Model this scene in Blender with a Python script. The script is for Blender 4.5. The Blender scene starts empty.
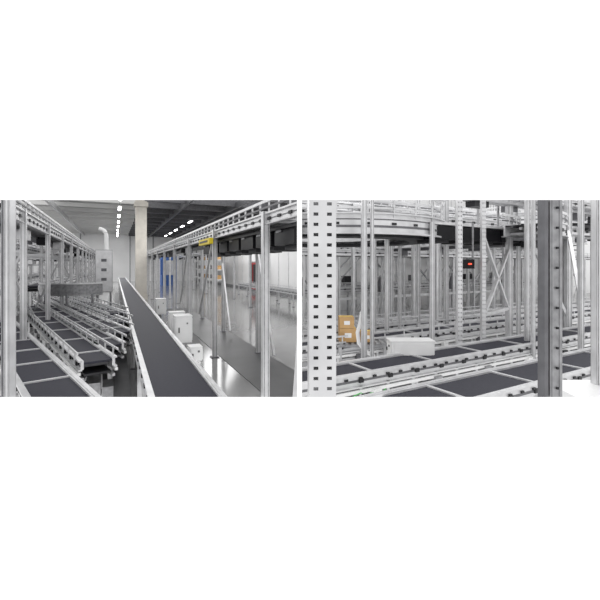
import bpy, bmesh, math, random
from mathutils import Vector
random.seed(4)
H=2.4            # eye height above hall floor
sc=bpy.context.scene
sc.view_settings.view_transform='Standard'
sc.view_settings.look='None'

# ------------------------------------------------------------ materials
def mat(name,col,rough=.5,metal=0,noise=0,scale=4,emis=0,bump=0,stretch=(1,1,1),spec=.5):
    m=bpy.data.materials.new(name); m.use_nodes=True
    nt=m.node_tree; b=nt.nodes['Principled BSDF']
    b.inputs['Base Color'].default_value=(*col,1)
    b.inputs['Roughness'].default_value=rough
    b.inputs['Metallic'].default_value=metal
    b.inputs['Specular IOR Level'].default_value=spec
    if emis:
        b.inputs['Emission Color'].default_value=(*col,1); b.inputs['Emission Strength'].default_value=emis
    if noise or bump:
        tc=nt.nodes.new('ShaderNodeTexCoord'); mp=nt.nodes.new('ShaderNodeMapping')
        mp.inputs['Scale'].default_value=stretch
        n=nt.nodes.new('ShaderNodeTexNoise'); n.inputs['Scale'].default_value=scale; n.inputs['Detail'].default_value=5
        nt.links.new(tc.outputs['Object'],mp.inputs['Vector']); nt.links.new(mp.outputs[0],n.inputs['Vector'])
        if noise:
            r=nt.nodes.new('ShaderNodeValToRGB')
            r.color_ramp.elements[0].position=.3; r.color_ramp.elements[1].position=.7
            r.color_ramp.elements[0].color=(*[c*(1-noise) for c in col],1)
            r.color_ramp.elements[1].color=(*[min(1,c*(1+noise*.6)) for c in col],1)
            nt.links.new(n.outputs['Fac'],r.inputs[0]); nt.links.new(r.outputs[0],b.inputs['Base Color'])
        if bump:
            bp=nt.nodes.new('ShaderNodeBump'); bp.inputs['Strength'].default_value=bump
            nt.links.new(n.outputs['Fac'],bp.inputs['Height']); nt.links.new(bp.outputs[0],b.inputs['Normal'])
    return m
ALU=mat('aluminium',(.44,.44,.45),.35,.5,.2,6)
ALUL=mat('aluminium_bright',(.66,.66,.67),.35,.35,.14,5)
GALV=mat('galvanised_steel',(.32,.32,.33),.45,.5,.3,14)
STEEL=mat('dull_steel',(.15,.15,.16),.45,.5,.2,9)
DARK=mat('dark_steel',(.03,.03,.033),.5,.2,.3,5,spec=.3)  # near-black steel for bolts, undersides, doors and small units
BELT=mat('belt_rubber',(.030,.030,.042),.6,0,.15,30,spec=.2)
BLACK=mat('black_plastic',(.008,.008,.010),.4,0,spec=.2)
WHITE=mat('white_paint',(.82,.82,.82),.45,0,.03,3)
WALL=mat('wall_panel',(.82,.82,.82),.7,0,.04,.6)
CONC=mat('concrete_column',(.56,.53,.48),.8,0,.1,3)
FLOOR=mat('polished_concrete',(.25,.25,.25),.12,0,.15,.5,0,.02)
FLOORD=mat('dark_floor',(.045,.045,.047),.35,0,.3,.7,spec=.3)
BLURBAND=mat('dark_blur_band',(.07,.07,.072),.4,0,.3,.9,spec=.4)  # colour of the motion-blurred band on the left floor
FLOORR=mat('pale_floor',(.42,.42,.42),.3,0,.1,.6)
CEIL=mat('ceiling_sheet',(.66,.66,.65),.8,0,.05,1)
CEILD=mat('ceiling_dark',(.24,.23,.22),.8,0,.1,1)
LAMP=mat('led_tube',(1,1,1),.5,0,0,1,10)
YEL=mat('yellow_plastic',(.80,.62,.02),.5)
RED=mat('red_paint',(.42,.05,.05),.5)
BLUE=mat('blue_paint',(.04,.12,.38),.5)
CARD=mat('cardboard',(.55,.34,.15),.8,0,.12,8)
GREEN=mat('green_cable',(.10,.45,.12),.5)
REDL=mat('red_indicator',(1,.1,.05),.5,0,0,1,1.0)

# ------------------------------------------------------------ mesh builder
class MB:
    def __init__(s,name): s.name=name; s.v=[]; s.f=[]; s.m=[]; s.mats=[]
    def mi(s,m):
        if m not in s.mats: s.mats.append(m)
        return s.mats.index(m)
    def hexa(s,c,m):
        n=len(s.v); s.v+= [tuple(p) for p in c]
        k=s.mi(m)
        for f in ((0,3,2,1),(4,5,6,7),(0,1,5,4),(1,2,6,5),(2,3,7,6),(3,0,4,7)):
            s.f.append(tuple(n+i for i in f)); s.m.append(k)
    def box(s,c,size,m,ax=(1,0)):
        a=Vector((ax[0],ax[1],0)).normalized(); b=Vector((-a.y,a.x,0)); z=Vector((0,0,1)); c=Vector(c)
        x,y,h=[q/2 for q in size]
        s.hexa([c+a*i*x+b*j*y+z*k*h for k in(-1,1) for i,j in((-1,-1),(1,-1),(1,1),(-1,1))],m)
    def beam(s,p,q,w,h,m):
        p=Vector(p);q=Vector(q);d=(q-p).normalized()
        up=Vector((0,0,1)) if abs(d.z)<.95 else Vector((0,1,0))
        a=d.cross(up).normalized(); b=a.cross(d).normalized()
        cs=[(-w/2,-h/2),(w/2,-h/2),(w/2,h/2),(-w/2,h/2)]
        s.hexa([p+a*i+b*j for i,j in cs]+[q+a*i+b*j for i,j in cs],m)
    def tube(s,pts,r,m,n=8):
        pts=[Vector(p) for p in pts]; base=len(s.v); k=s.mi(m); N=len(pts)
        for i,p in enumerate(pts):
            d=(pts[min(i+1,N-1)]-pts[max(i-1,0)]).normalized()
            up=Vector((0,0,1)) if abs(d.z)<.9 else Vector((0,1,0))
            a=d.cross(up).normalized(); b=a.cross(d)
            for j in range(n):
                t=2*math.pi*j/n; s.v.append(tuple(p+a*r*math.cos(t)+b*r*math.sin(t)))
        for i in range(N-1):
            for j in range(n):
                s.f.append((base+i*n+j,base+i*n+(j+1)%n,base+(i+1)*n+(j+1)%n,base+(i+1)*n+j)); s.m.append(k)
        s.f.append(tuple(base+j for j in range(n))[::-1]); s.m.append(k)
        s.f.append(tuple(base+(N-1)*n+j for j in range(n))); s.m.append(k)
    def sweep(s,path,a0,a1,z0,z1,m,closed=False):
        P=[Vector(p) for p in path]; N=len(P); base=len(s.v); k=s.mi(m)
        for i,p in enumerate(P):
            if closed: d0=P[i]-P[i-1]; d1=P[(i+1)%N]-P[i]
            else:
                d0=P[i]-P[i-1] if i else P[1]-P[0]; d1=P[i+1]-P[i] if i<N-1 else d0
            d0=Vector((d0.x,d0.y,0)).normalized(); d1=Vector((d1.x,d1.y,0)).normalized()
            d=(d0+d1).normalized(); side=Vector((d.y,-d.x,0))/max(.5,d.dot(d1))
            for a,z in((a0,z0),(a1,z0),(a1,z1),(a0,z1)):
                s.v.append(tuple(p+side*a+Vector((0,0,z))))
        R=N if closed else N-1
        for i in range(R):
            b0=base+4*i; b1=base+4*((i+1)%N)
            for j in range(4):
                s.f.append((b0+j,b0+(j+1)%4,b1+(j+1)%4,b1+j)); s.m.append(k)
        if not closed:
            s.f.append((base,base+3,base+2,base+1)); s.m.append(k)
            e=base+4*(N-1); s.f.append((e,e+1,e+2,e+3)); s.m.append(k)
    def chan(s,x,y,z0,z1,w,d,m,ax=(1,0),perf=0,liner=None):
        """upright C-channel (optionally with punched slots in the web)"""
        a=Vector((ax[0],ax[1],0)).normalized(); b=Vector((-a.y,a.x,0)); c=Vector((x,y,0)); th=max(.006,w*.06)
        zc=(z0+z1)/2; hh=z1-z0
        for sg in(-1,1):
            p=c+a*sg*(w/2-th/2); s.box((p.x,p.y,zc),(th,d,hh),m,ax)
            p=c+a*sg*(w/2-w*.12)+b*d/2; s.box((p.x,p.y,zc),(w*.24,th,hh),m,ax)
        if not perf:
            p=c-b*d/2; s.box((p.x,p.y,zc),(w,th,hh),m,ax)
            for sg in(-1,1):
                p=c-b*(d/2+th*.6)+a*w*.30*sg; s.box((p.x,p.y,zc),(w*.12,th,hh),GALV,ax)
        else:
            for f0,f1 in((-.5,-.34),(-.16,.16),(.34,.5)):
                p=c-b*d/2+a*w*(f0+f1)/2; s.box((p.x,p.y,zc),(w*(f1-f0),th,hh),m,ax)
            n=int(hh/perf)
            for i in range(n+1):
                z=z0+i*perf
                for f0,f1 in((-.34,-.16),(.16,.34)):
                    p=c-b*d/2+a*w*(f0+f1)/2
                    s.box((p.x,p.y,z),(w*(f1-f0),th,perf*.68),m,ax)
            p=c+b*d*.1; s.box((p.x,p.y,zc),(w*.8,th,hh),liner or STEEL,ax)
    def done(s,side):
        me=bpy.data.meshes.new(s.name); me.from_pydata(s.v,[],s.f)
        for m in s.mats: me.materials.append(m)
        for p,k in zip(me.polygons,s.m): p.material_index=k
        bm=bmesh.new(); bm.from_mesh(me)
        bmesh.ops.recalc_face_normals(bm,faces=bm.faces)
        # hall is modelled only as far as this photo's section of it reaches
        C=Vector((0,0,H))
        planes=[Vector((0,-65/400,1)),Vector((0,-132/400,-1)),Vector((0,-1,0))]
        planes.append(Vector((1,3/400,0)) if side=='L' else Vector((-1,2/400,0)))
        planes.append(Vector((-1,-.80,0)) if side=='L' else Vector((1,-.80,0)))
        for i,n in enumerate(planes):
            co=C if i!=2 else Vector((0,.5,0))
            r=bmesh.ops.bisect_plane(bm,geom=bm.verts[:]+bm.edges[:]+bm.faces[:],dist=1e-5,plane_co=co,plane_no=n.normalized(),clear_outer=True)
            ed=[e for e in r['geom_cut'] if isinstance(e,bmesh.types.BMEdge) and e.is_valid and e.is_boundary]
            if ed:
                try: bmesh.ops.holes_fill(bm,edges=ed,sides=0)
                except Exception: pass
        if not bm.faces: bm.free(); return None
        bm.to_mesh(me); bm.free()
        ob=bpy.data.objects.new(s.name,me); sc.collection.objects.link(ob)
        return ob

def pathpts(path,step):
    out=[];acc=0;nxt=step/2
    P=[Vector(p) for p in path]
    for a,b in zip(P,P[1:]):
        l=(b-a).length
        while nxt<=acc+l:
            t=(nxt-acc)/l; d=(b-a).normalized(); out.append((a+(b-a)*t,d)); nxt+=step
        acc+=l
    return out

def belt_conveyor(name,side,path,w,div=2.0,leg=2.5,frame=ALUL,fh=.16,guard=False,belt=BELT,legs=True,bolts=True,gear=False):
    b=MB(name); hw=w/2
    b.sweep(path,-hw+.04,hw-.04,-.03,0,belt)
    b.sweep(path,-hw+.05,hw-.05,-.20,-.17,DARK)
    for sg in(-1,1):
        lo,hi=sorted((sg*(hw-.04),sg*hw)); b.sweep(path,lo,hi,-fh,.025,frame)
        lo,hi=sorted((sg*(hw-.02),sg*(hw+.03))); b.sweep(path,lo,hi,.01,.035,frame); b.sweep(path,lo,hi,-fh-.02,-fh,frame)
        b.sweep(path,min(sg*hw,sg*(hw+.006)),max(sg*hw,sg*(hw+.006)),-fh*.6,-fh*.4,STEEL)
        if gear:   # lower tie rail + cable duct of the under-frame
            lo,hi=sorted((sg*(hw-.04),sg*(hw+.0))); b.sweep(path,lo,hi,-fh-.16,-fh-.12,ALU)
            lo,hi=sorted((sg*(hw),sg*(hw+.04))); b.sweep(path,lo,hi,-fh-.08,-fh-.04,WHITE)
        if guard:
            lo,hi=sorted((sg*(hw+.03),sg*(hw+.05))); b.sweep(path,lo,hi,.12,.15,frame)
    for p,d in pathpts(path,.5):
        sd=Vector((d.y,-d.x,0))
        b.beam(p-sd*(hw-.03)+Vector((0,0,-.1)),p+sd*(hw-.03)+Vector((0,0,-.1)),.04,.04,STEEL)
        if bolts:
            for sg in(-1,1):
                q=p+sd*sg*(hw+.012); b.box((q.x,q.y,q.z-fh*.5),(.07,.02,.05),DARK,(d.x,d.y))
        if guard:
            for sg in(-1,1):
                q=p+sd*sg*(hw+.035); b.beam((q.x,q.y,q.z-.05),(q.x,q.y,q.z+.12),.02,.02,frame)
    if gear:
        for i,(p,d) in enumerate(pathpts(path,.23)):
            sd=Vector((d.y,-d.x,0))
            for sg in(-1,1):
                q=p+sd*sg*(hw+.01); b.box((q.x,q.y,q.z-fh*.28),(.05,.018,.025),DARK,(d.x,d.y))
                if i%2: b.beam((q.x,q.y,q.z-fh-.15),(q.x,q.y,q.z-fh),.035,.03,frame)
                if i%5==2: b.box((q.x+sd.x*sg*.03,q.y+sd.y*sg*.03,q.z-fh-.10),(.14,.07,.09),random.choice([DARK,WHITE,STEEL,GALV]),(d.x,d.y))
    if div:
        for p,d in pathpts(path,div):
            sd=Vector((d.y,-d.x,0))
            b.beam(p-sd*hw+Vector((0,0,.008)),p+sd*hw+Vector((0,0,.008)),.045,.018,frame)
    if legs:
        for p,d in pathpts(path,leg):
            sd=Vector((d.y,-d.x,0))
            for sg in(-1,1):
                q=p+sd*sg*(hw-.03)
                b.beam((q.x,q.y,0.01),(q.x,q.y,q.z-.1),.07,.05,frame); b.box((q.x,q.y,.012),(.16,.12,.02),STEEL,(d.x,d.y))
            q0=p-sd*(hw-.03);q1=p+sd*(hw-.03)
            b.beam((q0.x,q0.y,.35),(q1.x,q1.y,.35),.04,.05,frame)
            b.beam((q0.x,q0.y,.35),(q1.x,q1.y,p.z-.25),.03,.03,frame)
    return b.done(side)

def overhead(name,side,path,w,post=3.5,z0=0,h=.28,pw=.11,posts='both',rails=4,under=True,brace=True,perf=0,frame=ALUL,toprail=True,dark=True):
    """elevated sorter track: punched side profiles, running rails, cable trays, uprights"""
    b=MB(name); hw=w/2
    for sg in(-1,1):
        lo,hi=sorted((sg*(hw-.03),sg*hw)); b.sweep(path,lo,hi,-h,0,frame)
        lo,hi=sorted((sg*(hw-.05),sg*(hw+.05))); b.sweep(path,lo,hi,0,.025,ALUL); b.sweep(path,lo,hi,-h-.02,-h,ALU)
        lo,hi=sorted((sg*hw,sg*(hw+.01))); b.sweep(path,lo,hi,-h*.55,-h*.45,STEEL)
        if toprail:
            lo,hi=sorted((sg*(hw+.0),sg*(hw+.04))); b.sweep(path,lo,hi,.20,.25,frame); b.sweep(path,lo,hi,.10,.125,STEEL)
    for i in range(rails):
        a=-hw+w*(i+1)/(rails+1)
        b.sweep(path,a-.025,a+.025,-.06-.05*(i%2),-.01-.05*(i%2),ALU if i%2 else STEEL)
    if under:
        b.sweep(path,-hw*.55,hw*.35,-h-.10,-h-.05,STEEL if dark else ALU)
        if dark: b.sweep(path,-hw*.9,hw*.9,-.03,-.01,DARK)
    for p,d in pathpts(path,.45):
        sd=Vector((d.y,-d.x,0)); z=Vector((0,0,-h*.8))
        b.beam(p-sd*hw+z,p+sd*hw+z,.05,.05,ALU)
        for sg in(-1,1):
            q=p+sd*sg*(hw+.012); b.box((q.x,q.y,q.z-h*.5),(.12,.02,h*.3),DARK,(d.x,d.y))
            if toprail: b.beam((q.x,q.y,q.z),(q.x,q.y,q.z+.22),.03,.03,frame)
    rr=random.Random(int(w*100+h*100))
    for i,(p,d) in enumerate(pathpts(path,1.3)):   # drives / cable loops under the track
        sd=Vector((d.y,-d.x,0)); q=p+sd*hw*rr.uniform(-.7,.7)
        hh=rr.uniform(.1,.24); b.box((q.x,q.y,q.z-h-.05-hh/2),(rr.uniform(.15,.5),.22,hh),rr.choice([DARK,STEEL,GALV,BLACK,ALUL]),(d.x,d.y))
    for i,(p,d) in enumerate(pathpts(path,post) if post else []):
        sd=Vector((d.y,-d.x,0))
        for sg in(-1,1):
            if posts=='left' and sg>0: continue
            if posts=='right' and sg<0: continue
            q=p+sd*sg*(hw+.02)
            b.chan(q.x,q.y,z0+.01,q.z+.05,pw,pw*.8,frame,(sd.x,sd.y),perf)
            b.box((q.x,q.y,z0+.012),(.22,.2,.02),STEEL,(d.x,d.y))
        if posts=='both' and brace:
            q0=p-sd*hw;q1=p+sd*hw
            for zz in(.5,p.z-.75): b.beam((q0.x,q0.y,zz),(q1.x,q1.y,zz),.05,.06,ALU)
            if i%2: b.beam((q0.x,q0.y,.5),(q1.x,q1.y,p.z-.75),.04,.04,ALU)
            else: b.beam((q1.x,q1.y,.5),(q0.x,q0.y,p.z-.75),.04,.04,ALU)
    return b.done(side)

def curve_conveyor(name,side,cx,cy,r,z,a0,a1,post=2.9):
    ring=[(cx+r*math.cos(a),cy+r*math.sin(a),z) for a in [math.radians(a0+i*5) for i in range(int((a1-a0)/5)+1)]]
    b=MB(name)
    b.sweep(ring,-.40,.40,-.06,-.02,DARK)
    for o in(-.43,-.26,-.1,.08,.26,.40): b.sweep(ring,o,o+.03,-.14,.0,ALUL if o in(-.43,.40) else ALU)
    b.sweep(ring,.42,.45,-.26,.05,ALUL); b.sweep(ring,-.45,-.42,-.2,.05,ALUL)
    b.sweep(ring,.40,.50,.05,.075,ALUL); b.sweep(ring,.40,.50,-.29,-.26,ALUL)
    for q in(.14,.26,.40): b.sweep(ring,.42,.45,q,q+.035,ALUL)
    for q in(.14,.26): b.sweep(ring,-.45,-.42,q,q+.03,ALU)
    b.sweep(ring,-.25,.2,-.32,-.24,DARK); b.sweep(ring,.451,.456,-.18,-.14,STEEL); b.sweep(ring,.451,.456,-.05,-.03,STEEL)
    for p,d in pathpts(ring,.42):
        sd=Vector((d.y,-d.x,0)); zz=Vector((0,0,-.18))
        b.beam(p-sd*.43+zz,p+sd*.43+zz,.04,.05,ALU)
        q=p+sd*.46; b.box((q.x,q.y,q.z-.11),(.09,.015,.04),DARK,(d.x,d.y)); b.beam((q.x,q.y,q.z),(q.x,q.y,q.z+.42),.02,.02,ALUL)
    for p,d in pathpts(ring,post):
        sd=Vector((d.y,-d.x,0))
        for sg in(-.5,.5):
            q=p+sd*sg; b.chan(q.x,q.y,.01,z-.02,.08,.07,ALUL,(1,0))
    return b.done(side)

# =============================================================== LEFT HALL
D=Vector((-.4198,.9076))
def L(s,t,z=0): return Vector((s*D.x+t*D.y, s*D.y-t*D.x, z))
def LY(Y,t,z=0): return L((Y-.4198*t)/.9076,t,z)
dL=(D.x,D.y)
b=MB('floor')
c=L(30,0); b.box((c.x,c.y,-.06),(75,60,.12),FLOOR,dL); b.done('L')
b=MB('dark_floor_sheet'); c=L(20,-5.4); b.box((c.x,c.y,.004),(50,10.6,.008),FLOORD,dL); b.done('L')  # darker floor colour laid beneath the left conveyors
b=MB('motion_blur_band'); b.sweep([LY(5,3.1,0),LY(22,3.1,0)],-.6,.6,.001,.012,BLURBAND); b.done('L')  # flat strip standing in for a motion-blurred dark band, no real mat
b=MB('wall_right')
b.sweep([L(6,12.1),L(64,12.1)],-.1,.1,0,7.2,WALL)
for i in range(30):
    p=L(8+i*2,11.98); b.box((p.x,p.y,3.6),(.04,.04,7.2),ALUL,dL)
b.sweep([L(6,11.96),L(64,11.96)],-.03,.03,0,.2,GALV)
b.done('L')
b=MB('wall_left'); b.sweep([L(10,-16),L(64,-16)],-.1,.1,0,7.2,WALL)
for i in range(14):
    p=L(12+i*4,-15.85); b.box((p.x,p.y,3.6),(.3,.2,7.2),GALV,dL)
b.done('L')
b=MB('wall_back'); b.sweep([L(64,-16),L(64,12)],-.1,.1,0,7.2,WALL)
for i in range(9):
    p=L(63.85,-14+i*3.2); b.box((p.x,p.y,3.6),(.1,.12,7.2),GALV,dL)
b.done('L')
b=MB('ceiling')
b.sweep([L(20,-7.5),L(64,-7.5)],-8.5,9.3,7.2,7.3,CEIL)
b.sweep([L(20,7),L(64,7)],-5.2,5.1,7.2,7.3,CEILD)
for i in range(14):
    s=22+i*3.2
    b.beam(L(s,-16,7.0),L(s,1.8,7.0),.2,.3,CEIL); b.beam(L(s,1.8,6.9),L(s,12,6.9),.25,.5,STEEL)
for t in(-9,-4,4.5,8): b.beam(L(20,t,6.7),L(64,t,6.7),.15,.4,ALUL if t<0 else STEEL)
b.done('L')
for t,s0,n in((.30,26,9),(-8,32,5),(6.5,38,5)):
    b=MB('linear_led_ceiling_light')
    for i in range(n):
        s=s0+i*5
        b.beam(L(s,t,6.50),L(s+1.8,t,6.50),.16,.06,LAMP); b.beam(L(s,t,6.56),L(s+1.8,t,6.56),.22,.06,WHITE)
        for q in(.2,1.6): b.beam(L(s+q,t,6.56),L(s+q,t,7.2),.02,.02,GALV)
    b.done('L')
b=MB('concrete_column')
p=LY(28,1.65); b.box((p.x,p.y,3.6),(.72,.72,7.2),CONC,dL); b.box((p.x,p.y,.15),(.85,.85,.3),CONC,dL); b.box((p.x,p.y,6.6),(.9,.9,.3),CONC,dL); b.done('L')

# main long belt
belt_conveyor('long_belt_conveyor','L',[L(2.5,.685,1.0),L(48,.685,1.0)],.69,div=0,leg=3,fh=.16,frame=ALUL)
# right overhead sorter
overhead('overhead_sorter_track','L',[LY(1.9,2.95,3.27),LY(48,2.95,3.27)],1.15,post=3.86,h=.16,pw=.12,rails=5,brace=False)
b=MB('sorter_drive_housing')
for i in range(9):
    p=LY(5.0+i*.95,3.0,2.90); b.box(p,(.86,.85,.32),BLACK,dL)
    b.box((p.x,p.y,p.z-.19),(.5,.6,.08),DARK,dL)
    q=LY(5.0+i*.95,2.56,2.98); b.box(q,(.22,.02,.04),GALV,dL)
b.sweep([LY(4.5,2.55,3.03),LY(13.2,2.55,3.03)],-.05,.05,-.03,.03,BLACK)
b.done('L')
b=MB('yellow_warning_sign_box'); p=LY(10.8,2.22,3.02); b.box(p,(1.4,.1,.15),YEL,dL)
q=LY(10.8,2.165,3.02); b.box(q,(1.0,.012,.05),BLACK,dL)
for k in(-.5,.5): b.beam(LY(10.8+k,2.27,3.0),LY(10.8+k,2.36,3.2),.03,.03,GALV)
b.done('L')
b=MB('diagonal_steel_brace')
for Y in(10.9,14.6):
    b.beam(LY(Y,2.4,3.0),LY(Y+1.6,2.4,.9),.05,.05,ALUL); b.beam(LY(Y,3.5,3.0),LY(Y-1.2,3.5,.2),.05,.05,ALUL)
b.done('L')
b=MB('leaning_support_post'); b.beam(LY(5.0,2.00,0.0),LY(5.5,2.42,3.05),.08,.07,ALUL); b.done('L')
overhead('overhead_return_track','L',[LY(20,7.3,3.5),LY(55,7.3,3.5)],.7,post=6,h=.2,pw=.12,rails=3,brace=False,toprail=False)
belt_conveyor('side_transfer_conveyor','L',[LY(10,9.6,.9),LY(33,9.6,.9)],.8,div=1.5,leg=2.2,guard=True,frame=ALUL,belt=GALV)
# red cabinet
b=MB('red_framed_control_cabinet')
p=LY(35,11.3); b.box((p.x,p.y,1.35),(2.2,.7,2.7),GALV,dL)
for k in(-.55,.55):
    q=L((35-.4198*11.3)/.9076+k,10.93); b.box((q.x,q.y,1.45),(1.0,.06,2.3),RED,dL)
    q=L((35-.4198*11.3)/.9076+k,10.89); b.box((q.x,q.y,1.55),(.8,.04,1.8),DARK,dL)
b.done('L')
b=MB('blue_wrapping_machine')
p=LY(48,5.9); b.box((p.x,p.y,.6),(1.8,1.9,1.2),BLUE,dL)
for i,j in((-1,-1),(1,-1),(1,1),(-1,1)):
    q=p+Vector((D.x,D.y,0))*i*.8+Vector((D.y,-D.x,0))*j*.8; b.box((q.x,q.y,2.1),(.25,.25,2.2),BLUE,dL)
b.box((p.x,p.y,3.2),(1.9,2.0,.5),BLUE,dL); b.box((p.x,p.y,1.9),(.9,.9,1.2),WHITE,dL); b.done('L')
b=MB('white_storage_rack')
for k in range(4):
    for z in(0.9,1.9,2.9):
        b.beam(LY(40+k*3,9.6,z),LY(42.8+k*3,9.6,z),.8,.08,WHITE)
        b.beam(LY(40.3+k*3,9.6,z+.25),LY(41.5+k*3,9.6,z+.25),.5,.4,GALV if k%2 else CARD)
    for dy in(0,2.8): b.beam(LY(40+k*3+dy,9.2,0),LY(40+k*3+dy,9.2,3.6),.08,.08,WHITE)
b.done('L')
def ctrl(side,p,size,ax,nm='white_control_box'):
    b=MB(nm); x,y,z=p; w,d,h=size
    b.box(p,(w,d,h),WHITE,ax); A=Vector((ax[0],ax[1],0)).normalized(); B=Vector((-A.y,A.x,0)); P=Vector(p)
    for sg in(-1,1):
        q=P+B*sg*(d/2+.008); b.box(q,(w*.86,.012,h*.86),WHITE,ax)
        q=P-A*sg*(w/2+.008); b.box(q,(.012,d*.86,h*.86),WHITE,ax)
    q=P-A*(w/2+.02)+B*d*.3; b.box(q,(.02,.02,h*.2),BLACK,ax)
    q=P-A*(w/2+.02)-B*d*.2+Vector((0,0,h*.25)); b.box(q,(.02,.03,.03),STEEL,ax)
    for sg in(-1,1):
        q=P+A*sg*w*.35; b.beam((q.x,q.y,0),(q.x,q.y,z-h/2),.05,.05,ALU)
        b.box((q.x,q.y,.01),(.14,.14,.02),STEEL,ax)
    b.box((x,y,z+h/2+.012),(w*1.06,d*1.06,.02),WHITE,ax)
    return b.done(side)
ctrl('L',LY(8.7,1.33,1.02),(.42,.34,.55),dL)
ctrl('L',LY(9.5,1.33,1.05),(.3,.34,.45),dL)
ctrl('L',LY(6.9,1.25,.88),(.26,.2,.22),dL)
ctrl('L',LY(13.5,1.4,1.0),(.4,.3,.5),dL)
b=MB('belt_drive_motor')
p=LY(6.2,1.14,.72); b.tube([p,p+Vector((D.x,D.y,0))*.35],.09,GALV,16); b.box(p,(.16,.2,.2),STEEL,dL)
b.beam(p,LY(6.2,1.03,.85),.05,.05,STEEL)
for k in range(5): 
    q=p+Vector((D.x,D.y,0))*(.12+.045*k); b.tube([q,q+Vector((D.x,D.y,0))*.012],.105,STEEL,16)
b.done('L')

# left overhead lines
overhead('overhead_sorter_track','L',[LY(3.2,-2.05,3.40),LY(46,-2.05,3.40)],.95,post=3.0,h=.2,pw=.10,rails=5)
overhead('overhead_return_track','L',[LY(5,-3.7,3.15),LY(46,-3.7,3.15)],.9,post=3.4,h=.22,pw=.10,rails=4)
overhead('overhead_return_track','L',[LY(9,-6.2,3.7),LY(46,-6.2,3.7)],1.0,post=3.1,h=.3,pw=.11,rails=4)
overhead('overhead_cross_track','L',[LY(12.5,-2.9,2.75),LY(13,-10,2.75)],.8,post=2.6,h=.22,pw=.1,rails=3)
overhead('overhead_cross_track','L',[LY(18,-2.7,2.9),LY(19,-12,2.9)],.8,post=2.9,h=.22,pw=.1,rails=3)
belt_conveyor('mid_level_conveyor','L',[LY(13,-4.8,1.75),LY(30,-4.8,1.75)],.7,div=2,leg=3,guard=True,frame=ALUL)
belt_conveyor('mid_level_conveyor','L',[LY(15,-2.9,1.6),LY(40,-2.0,1.6)],.6,div=2,leg=3,guard=True,frame=ALUL)
b=MB('steel_upright_post'); b.chan(-2.90,4.0,.01,4.2,.055,.09,ALUL,(1,0)); b.chan(-3.0,4.1,.01,4.2,.06,.09,STEEL,(1,0)); 
b.box((-2.95,4.05,.012),(.3,.3,.02),STEEL); b.done('L')
b=MB('dark_filler_panel')  # dark panels added only to darken the far left of the hall
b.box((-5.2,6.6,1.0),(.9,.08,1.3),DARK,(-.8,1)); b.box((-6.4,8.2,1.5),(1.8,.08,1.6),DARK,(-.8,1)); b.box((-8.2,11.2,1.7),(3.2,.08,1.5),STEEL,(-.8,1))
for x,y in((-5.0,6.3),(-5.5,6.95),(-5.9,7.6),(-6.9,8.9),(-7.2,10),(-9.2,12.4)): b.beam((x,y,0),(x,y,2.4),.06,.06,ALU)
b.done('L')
# merging feed belts
d2=Vector((-.8675,1,0))
p0=Vector((-2.25,3.9,1.0))
belt_conveyor('merge_belt_conveyor','L',[p0+d2*-.3,p0+d2*9],.56,div=1.1,leg=1.6,fh=.12,frame=ALUL,gear=True)
p1=Vector((-3.25,3.5,.80))
belt_conveyor('merge_belt_conveyor','L',[p1+d2*-.2,p1+d2*8],.5,div=1.3,leg=1.9,fh=.14,gear=True)
d3=Vector((-6.2,7.7,0)).normalized()
for (x,y),z,w in (((-2.95,5.85),1.0,.46),((-3.30,7.0),1.0,.42),((-3.75,8.3),1.0,.5),((-4.4,9.8),1.0,.5),((-5.1,11.2),1.05,.5)):
    q=Vector((x,y,z))
    belt_conveyor('lateral_feed_conveyor','L',[q,q+d3*1.5,q+d3*10],w,div=1.4,leg=1.7,fh=.1,guard=True,frame=ALUL,gear=True)
# curved guard
b=MB('curved_sheet_metal_guard')
c=Vector((-7.6,13.6,1.45)); arc=[c+Vector((1.1*math.cos(a),.9*math.sin(a),0)) for a in [math.radians(-160+i*10) for i in range(15)]]
b.sweep(arc,-.015,.015,0,.35,GALV); b.sweep(arc,-.05,.05,.33,.37,ALUL); b.sweep(arc,-.35,0,-.04,0,ALU)
for q in arc[::4]: b.beam((q.x,q.y,0),(q.x,q.y,1.45),.06,.06,GALV)
b.done('L')
b=MB('cable_tray_and_drives')
for i in range(36):
    s=random.uniform(4.5,16); t=random.uniform(-2.0,-.05); z=random.uniform(.12,.6)
    p=L(s,t,z); b.box(p,(random.uniform(.2,.6),random.uniform(.15,.3),random.uniform(.12,.24)),random.choice([DARK,BLACK,GALV,STEEL]),dL)
    b.beam((p.x,p.y,0),(p.x,p.y,z),.05,.05,DARK)
b.sweep([L(4,.1,.45),L(30,.1,.45)],-.12,.12,0,.06,DARK)
b.sweep([L(4,-.3,.3),L(30,-.3,.3)],-.1,.1,0,.05,BLACK)
b.done('L')
# grey cabinet + pipe
b=MB('grey_electrical_cabinet')
p=LY(17,-.42); b.box((p.x,p.y,2.15),(.5,.66,1.8),ALU,dL)
q=p-Vector((D.x,D.y,0))*.26; b.box((q.x,q.y,2.15),(.02,.60,1.72),ALUL,dL)
for z in(1.8,2.2,2.6): 
    q=p-Vector((D.x,D.y,0))*.28; b.box((q.x,q.y,z),(.02,.2,.12),STEEL,dL)
for sx in(-.2,.2):
    for sy in(-.25,.25):
        q=p+Vector((D.x,D.y,0))*sx+Vector((D.y,-D.x,0))*sy; b.beam((q.x,q.y,0),(q.x,q.y,1.3),.06,.06,GALV)
b.done('L')
b=MB('white_duct_pipe')
base=LY(17.1,-.33,3.04); pts=[base+Vector((0,0,z)) for z in(0,.2,.4,.6)]
pts+=[base+Vector((-.3*(1-math.cos(a)),0,.6+.3*math.sin(a))) for a in [math.radians(15*i) for i in range(1,7)]]
b.tube(pts,.08,WHITE,12); b.done('L')

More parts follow.
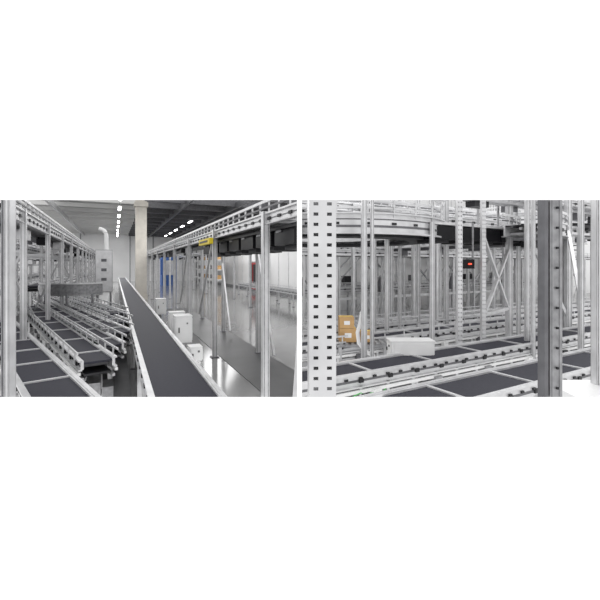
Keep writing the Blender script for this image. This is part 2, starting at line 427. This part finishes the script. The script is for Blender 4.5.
# =============================================================== RIGHT HALL
E=Vector((.862,.507))
def R(s,t,z=0): return Vector((s*E.x-t*E.y, s*E.y+t*E.x, z))
dR=(E.x,E.y)
b=MB('floor'); c=R(14,9); b.box((c.x,c.y,-.06),(60,40,.12),FLOORR,dR); b.done('R')
b=MB('wall_back'); b.sweep([R(-16,17),R(42,17)],-.1,.1,0,9,WALL)
for i in range(29):
    p=R(-15+i*2,16.88); b.box((p.x,p.y,4.5),(.04,.04,9),ALUL,dR)
b.sweep([R(-16,16.86),R(42,16.86)],-.05,.05,2.9,3.2,ALU)
b.done('R')
belt_conveyor('belt_conveyor','R',[R(-4,4.28,1.0),R(22,4.28,1.0)],.56,div=1.15,leg=1.5,fh=.14,frame=ALUL,gear=True)
belt_conveyor('belt_conveyor','R',[R(-3,2.95,1.0),R(22,2.95,1.0)],.62,div=1.2,leg=1.7,fh=.14,frame=ALUL,gear=True)
belt_conveyor('belt_conveyor','R',[R(-4,6.0,1.0),R(24,6.0,1.0)],.45,div=1.2,leg=1.6,fh=.16,frame=ALUL,gear=True,guard=True)
belt_conveyor('roller_conveyor','R',[R(-6,8.6,.8),R(26,8.6,.8)],.8,div=.5,leg=2,fh=.2,guard=True,frame=ALUL,belt=GALV,gear=True)
b=MB('perforated_upright_post'); b.chan(.118,2.2,.5,4,.145,.11,ALUL,(1,.06),.055,GALV); b.done('R')
b=MB('steel_upright_post')
b.chan(1.78,2.85,.01,4,.105,.10,GALV,(1,.25)); b.box((1.70,2.80,2.0),(.03,.06,4),STEEL,(1,.25))
for i in range(24):
    b.box((1.785+.012,2.79,.7+i*.14),(.015,.012,.015),DARK,(1,.25))
b.done('R')
b=MB('steel_upright_post'); b.chan(2.60,3.5,.01,4,.06,.07,ALUL,(1,0)); b.done('R')
def post(x,y,w,z1=4.6,m=ALUL,perf=.07,ax=(1,.1)):
    b=MB('perforated_upright_post'); b.chan(x,y,.01,z1,w,w*.8,m,ax,perf,GALV); b.box((x,y,.012),(.2,.2,.02),STEEL,ax); b.done('R')
for u,Y,w,pf in((364,6.1,.08,0),(372,6.15,.05,0),(391,12.3,.13,0),(418,11.5,.11,0),(446,9.5,.10,0),(459,7.0,.09,.08),(483,7.6,.08,.08),(509,8.8,.12,0),(527,7.4,.07,0),(533,7.0,.06,0),(568,9,.12,0),(581,7.5,.08,0)):
    post((u-300)/400*Y,Y,w,perf=pf)
b=MB('lattice_bracing')
def br(x0,y0,z0,x1,y1,z1,w=.06,m=ALUL): b.beam((x0,y0,z0),(x1,y1,z1),w,w,m)
br(3.48,7.6,2.95,4.59,8.8,1.4); br(3.48,7.6,1.4,4.59,8.8,2.75)
br(6.03,9,1.2,5.0,8.9,3.2); br(5.27,7.5,1.7,6.03,9,3.2)
for z in(1.45,): br(3.48,7.6,z,4.59,8.8,z)
b.done('R')
b=MB('mezzanine_support_structure')
for t in(12.4,14.6,16.2):
    for i in range(15):
        s=-5+i*2.1+(t*.37)%1
        p=R(s,t); b.chan(p.x,p.y,.01,5.6,.13,.1,ALU if i%2 else ALUL,dR)
        if i%3==1: b.beam(R(s,t,1.2),R(s+2.1,t,3.1),.05,.05,ALU)
        if i%3==2: b.beam(R(s,t,3.1),R(s+2.1,t,1.2),.05,.05,GALV)
        if i%2 and t<16: b.beam(R(s,t,2.9),R(s,t+2.2,2.9),.08,.1,GALV)
        if i%2: b.box(R(s+1,t,1.6),(.5,.3,.6),random.choice([GALV,STEEL,WHITE,DARK]),dR); b.beam(R(s+1,t,0),R(s+1,t,1.3),.08,.08,ALU)
    for z in(1.1,2.9,3.3,4.4,4.9): b.beam(R(-6,t,z),R(27,t,z),.07,.10,GALV if z>2.5 else ALUL)
b.done('R')
belt_conveyor('mid_level_conveyor','R',[R(-6,13.4,1.5),R(26,13.4,1.5)],.8,div=1.5,leg=2.6,guard=True,frame=ALUL)
belt_conveyor('mid_level_conveyor','R',[R(-6,11.3,2.9),R(26,11.3,2.9)],.7,div=1.5,leg=3.6,guard=True,frame=ALUL)
# curved overhead conveyors
curve_conveyor('curved_overhead_conveyor','R',.70,9.2,2.0,3.22,-170,155)
curve_conveyor('curved_overhead_conveyor','R',8.3,15.5,2.6,4.0,-180,120,4)
overhead('overhead_sorter_track','R',[R(-5,5.2,3.92),R(26,5.2,3.92)],.6,post=0,h=.12,rails=3,toprail=False,dark=False)
overhead('overhead_sorter_track','R',[R(6.6,8.0,3.75),R(28,8.0,3.75)],.8,post=4.4,h=.2,pw=.09,rails=4,brace=False,dark=False)
overhead('overhead_sorter_track','R',[R(-5,10.7,4.35),R(28,10.7,4.35)],.9,post=5.2,h=.22,pw=.1,rails=4,brace=False,dark=False)
overhead('overhead_sorter_track','R',[R(-5,12.9,4.0),R(28,12.9,4.0)],1.0,post=4,h=.3,pw=.1,rails=4,brace=False)
overhead('overhead_sorter_track','R',[R(-5,15.2,5.0),R(28,15.2,5.0)],1.0,post=4,h=.3,pw=.1,rails=4,brace=False)
cur=[R(7.9,4.6,3.22)]+[R(7.9+2.6*math.sin(a),4.6+2.6*(1-math.cos(a)),3.22) for a in [math.radians(i*9) for i in range(1,11)]]
cur.append(R(10.5,15,3.22))
overhead('curved_overhead_track','R',cur,.85,post=3.6,h=.22,pw=.09,rails=4,brace=False)
b=MB('sorter_drive_housing')
for i in range(7):
    p=R(6.4+i*.72,5.6+.0*i,3.03); b.box(p,(.68,.6,.26),BLACK,dR); b.box((p.x,p.y,p.z-.15),(.4,.45,.08),DARK,dR)
    b.beam((p.x,p.y,p.z+.1),(p.x,p.y,3.8),.04,.04,ALU)
b.sweep([R(5.6,5.6,3.18),R(12,5.6,3.18)],-.35,.35,0,.05,ALUL)
b.done('R')
b=MB('red_indicator_lamp'); p=Vector((3.27,7.7,2.42)); b.box(p,(.05,.06,.03),REDL); b.box(p+Vector((0,.06,0)),(.2,.08,.18),BLACK); b.beam(p+Vector((.09,.08,0)),p+Vector((.09,.08,.8)),.03,.03,GALV); b.done('R')
# cartons
b=MB('roller_table')
b.box((1.15,7.3,.97),(1.0,.5,.05),GALV)
for i in range(9): b.beam((.72+i*.108,7.07,1.005),(.72+i*.108,7.53,1.005),.05,.02,ALU)
for i in(-1,1):
    for j in(-1,1): b.beam((1.15+i*.44,7.3+j*.2,0),(1.15+i*.44,7.3+j*.2,.95),.06,.06,ALU)
b.done('R')
for x,y,z,w,h in((.86,7.3,1.02,.30,.24),(1.2,7.3,1.02,.22,.18),(.84,7.3,1.265,.26,.20)):
    b=MB('cardboard_carton'); b.box((x,y,z+h/2),(w,.3,h),CARD); b.box((x,y,z+h+.002),(w*.98,.06,.003),YEL); b.box((x,y-.152,z+h*.5),(w*.4,.003,h*.35),WHITE); b.done('R')
ctrl('R',(1.75,6.35,1.06),(.66,.3,.28),(1,0))
b=MB('white_conduit_pipe'); b.tube([(.99,6.4,1.65),(.97,6.4,1.5),(.92,6.4,1.32),(.94,6.4,1.15),(1.04,6.4,1.02),(1.18,6.4,.95)],.03,WHITE,10); b.tube([(1.18,6.4,.95),(1.18,6.4,0)],.03,WHITE,10); b.done('R')
b=MB('green_cable_bundle')
for k in range(4):
    pts=[R(2.7+.1*i,3.72+.03*k,.80+.05*math.sin(i*1.3+k)) for i in range(9)]; b.tube(pts,.007,GREEN if k%2 else DARK,6)
b.done('R')
b=MB('white_operator_desk')
b.box((2.55,3.35,1.34),(.75,.55,.04),WHITE); b.box((2.55,3.35,1.0),(.65,.45,.6),WHITE)
b.done('R')

# ------------------------------------------------------------ light
w=bpy.data.worlds.new('World'); sc.world=w; w.use_nodes=True
w.node_tree.nodes['Background'].inputs[0].default_value=(1,1,1,1); w.node_tree.nodes['Background'].inputs[1].default_value=1.1
def area(loc,size,power,name):
    l=bpy.data.lights.new(name,'AREA'); l.shape='RECTANGLE'; l.size=size[0]; l.size_y=size[1]; l.energy=power
    o=bpy.data.objects.new(name,l); o.location=loc; sc.collection.objects.link(o); return o
area(L(30,6,6.3),(4,20),1000,'hall_fill_light'); area(L(48,-2,6.3),(10,16),2200,'hall_fill_light'); area(L(30,-8,6.3),(6,14),700,'hall_fill_light')  # area lights added below the ceiling to boost the LED rows
area((6,13,7.5),(10,10),900,'hall_fill_light')  # added fill without a visible fixture, brightens the right hall's metal

cam=bpy.data.cameras.new('camera'); co=bpy.data.objects.new('camera',cam); sc.collection.objects.link(co)
co.location=(0,0,H); co.rotation_euler=(math.radians(90),0,0)
cam.sensor_width=36; cam.lens=24; cam.shift_y=-35/600; cam.clip_end=300; cam.clip_start=.05
sc.camera=co
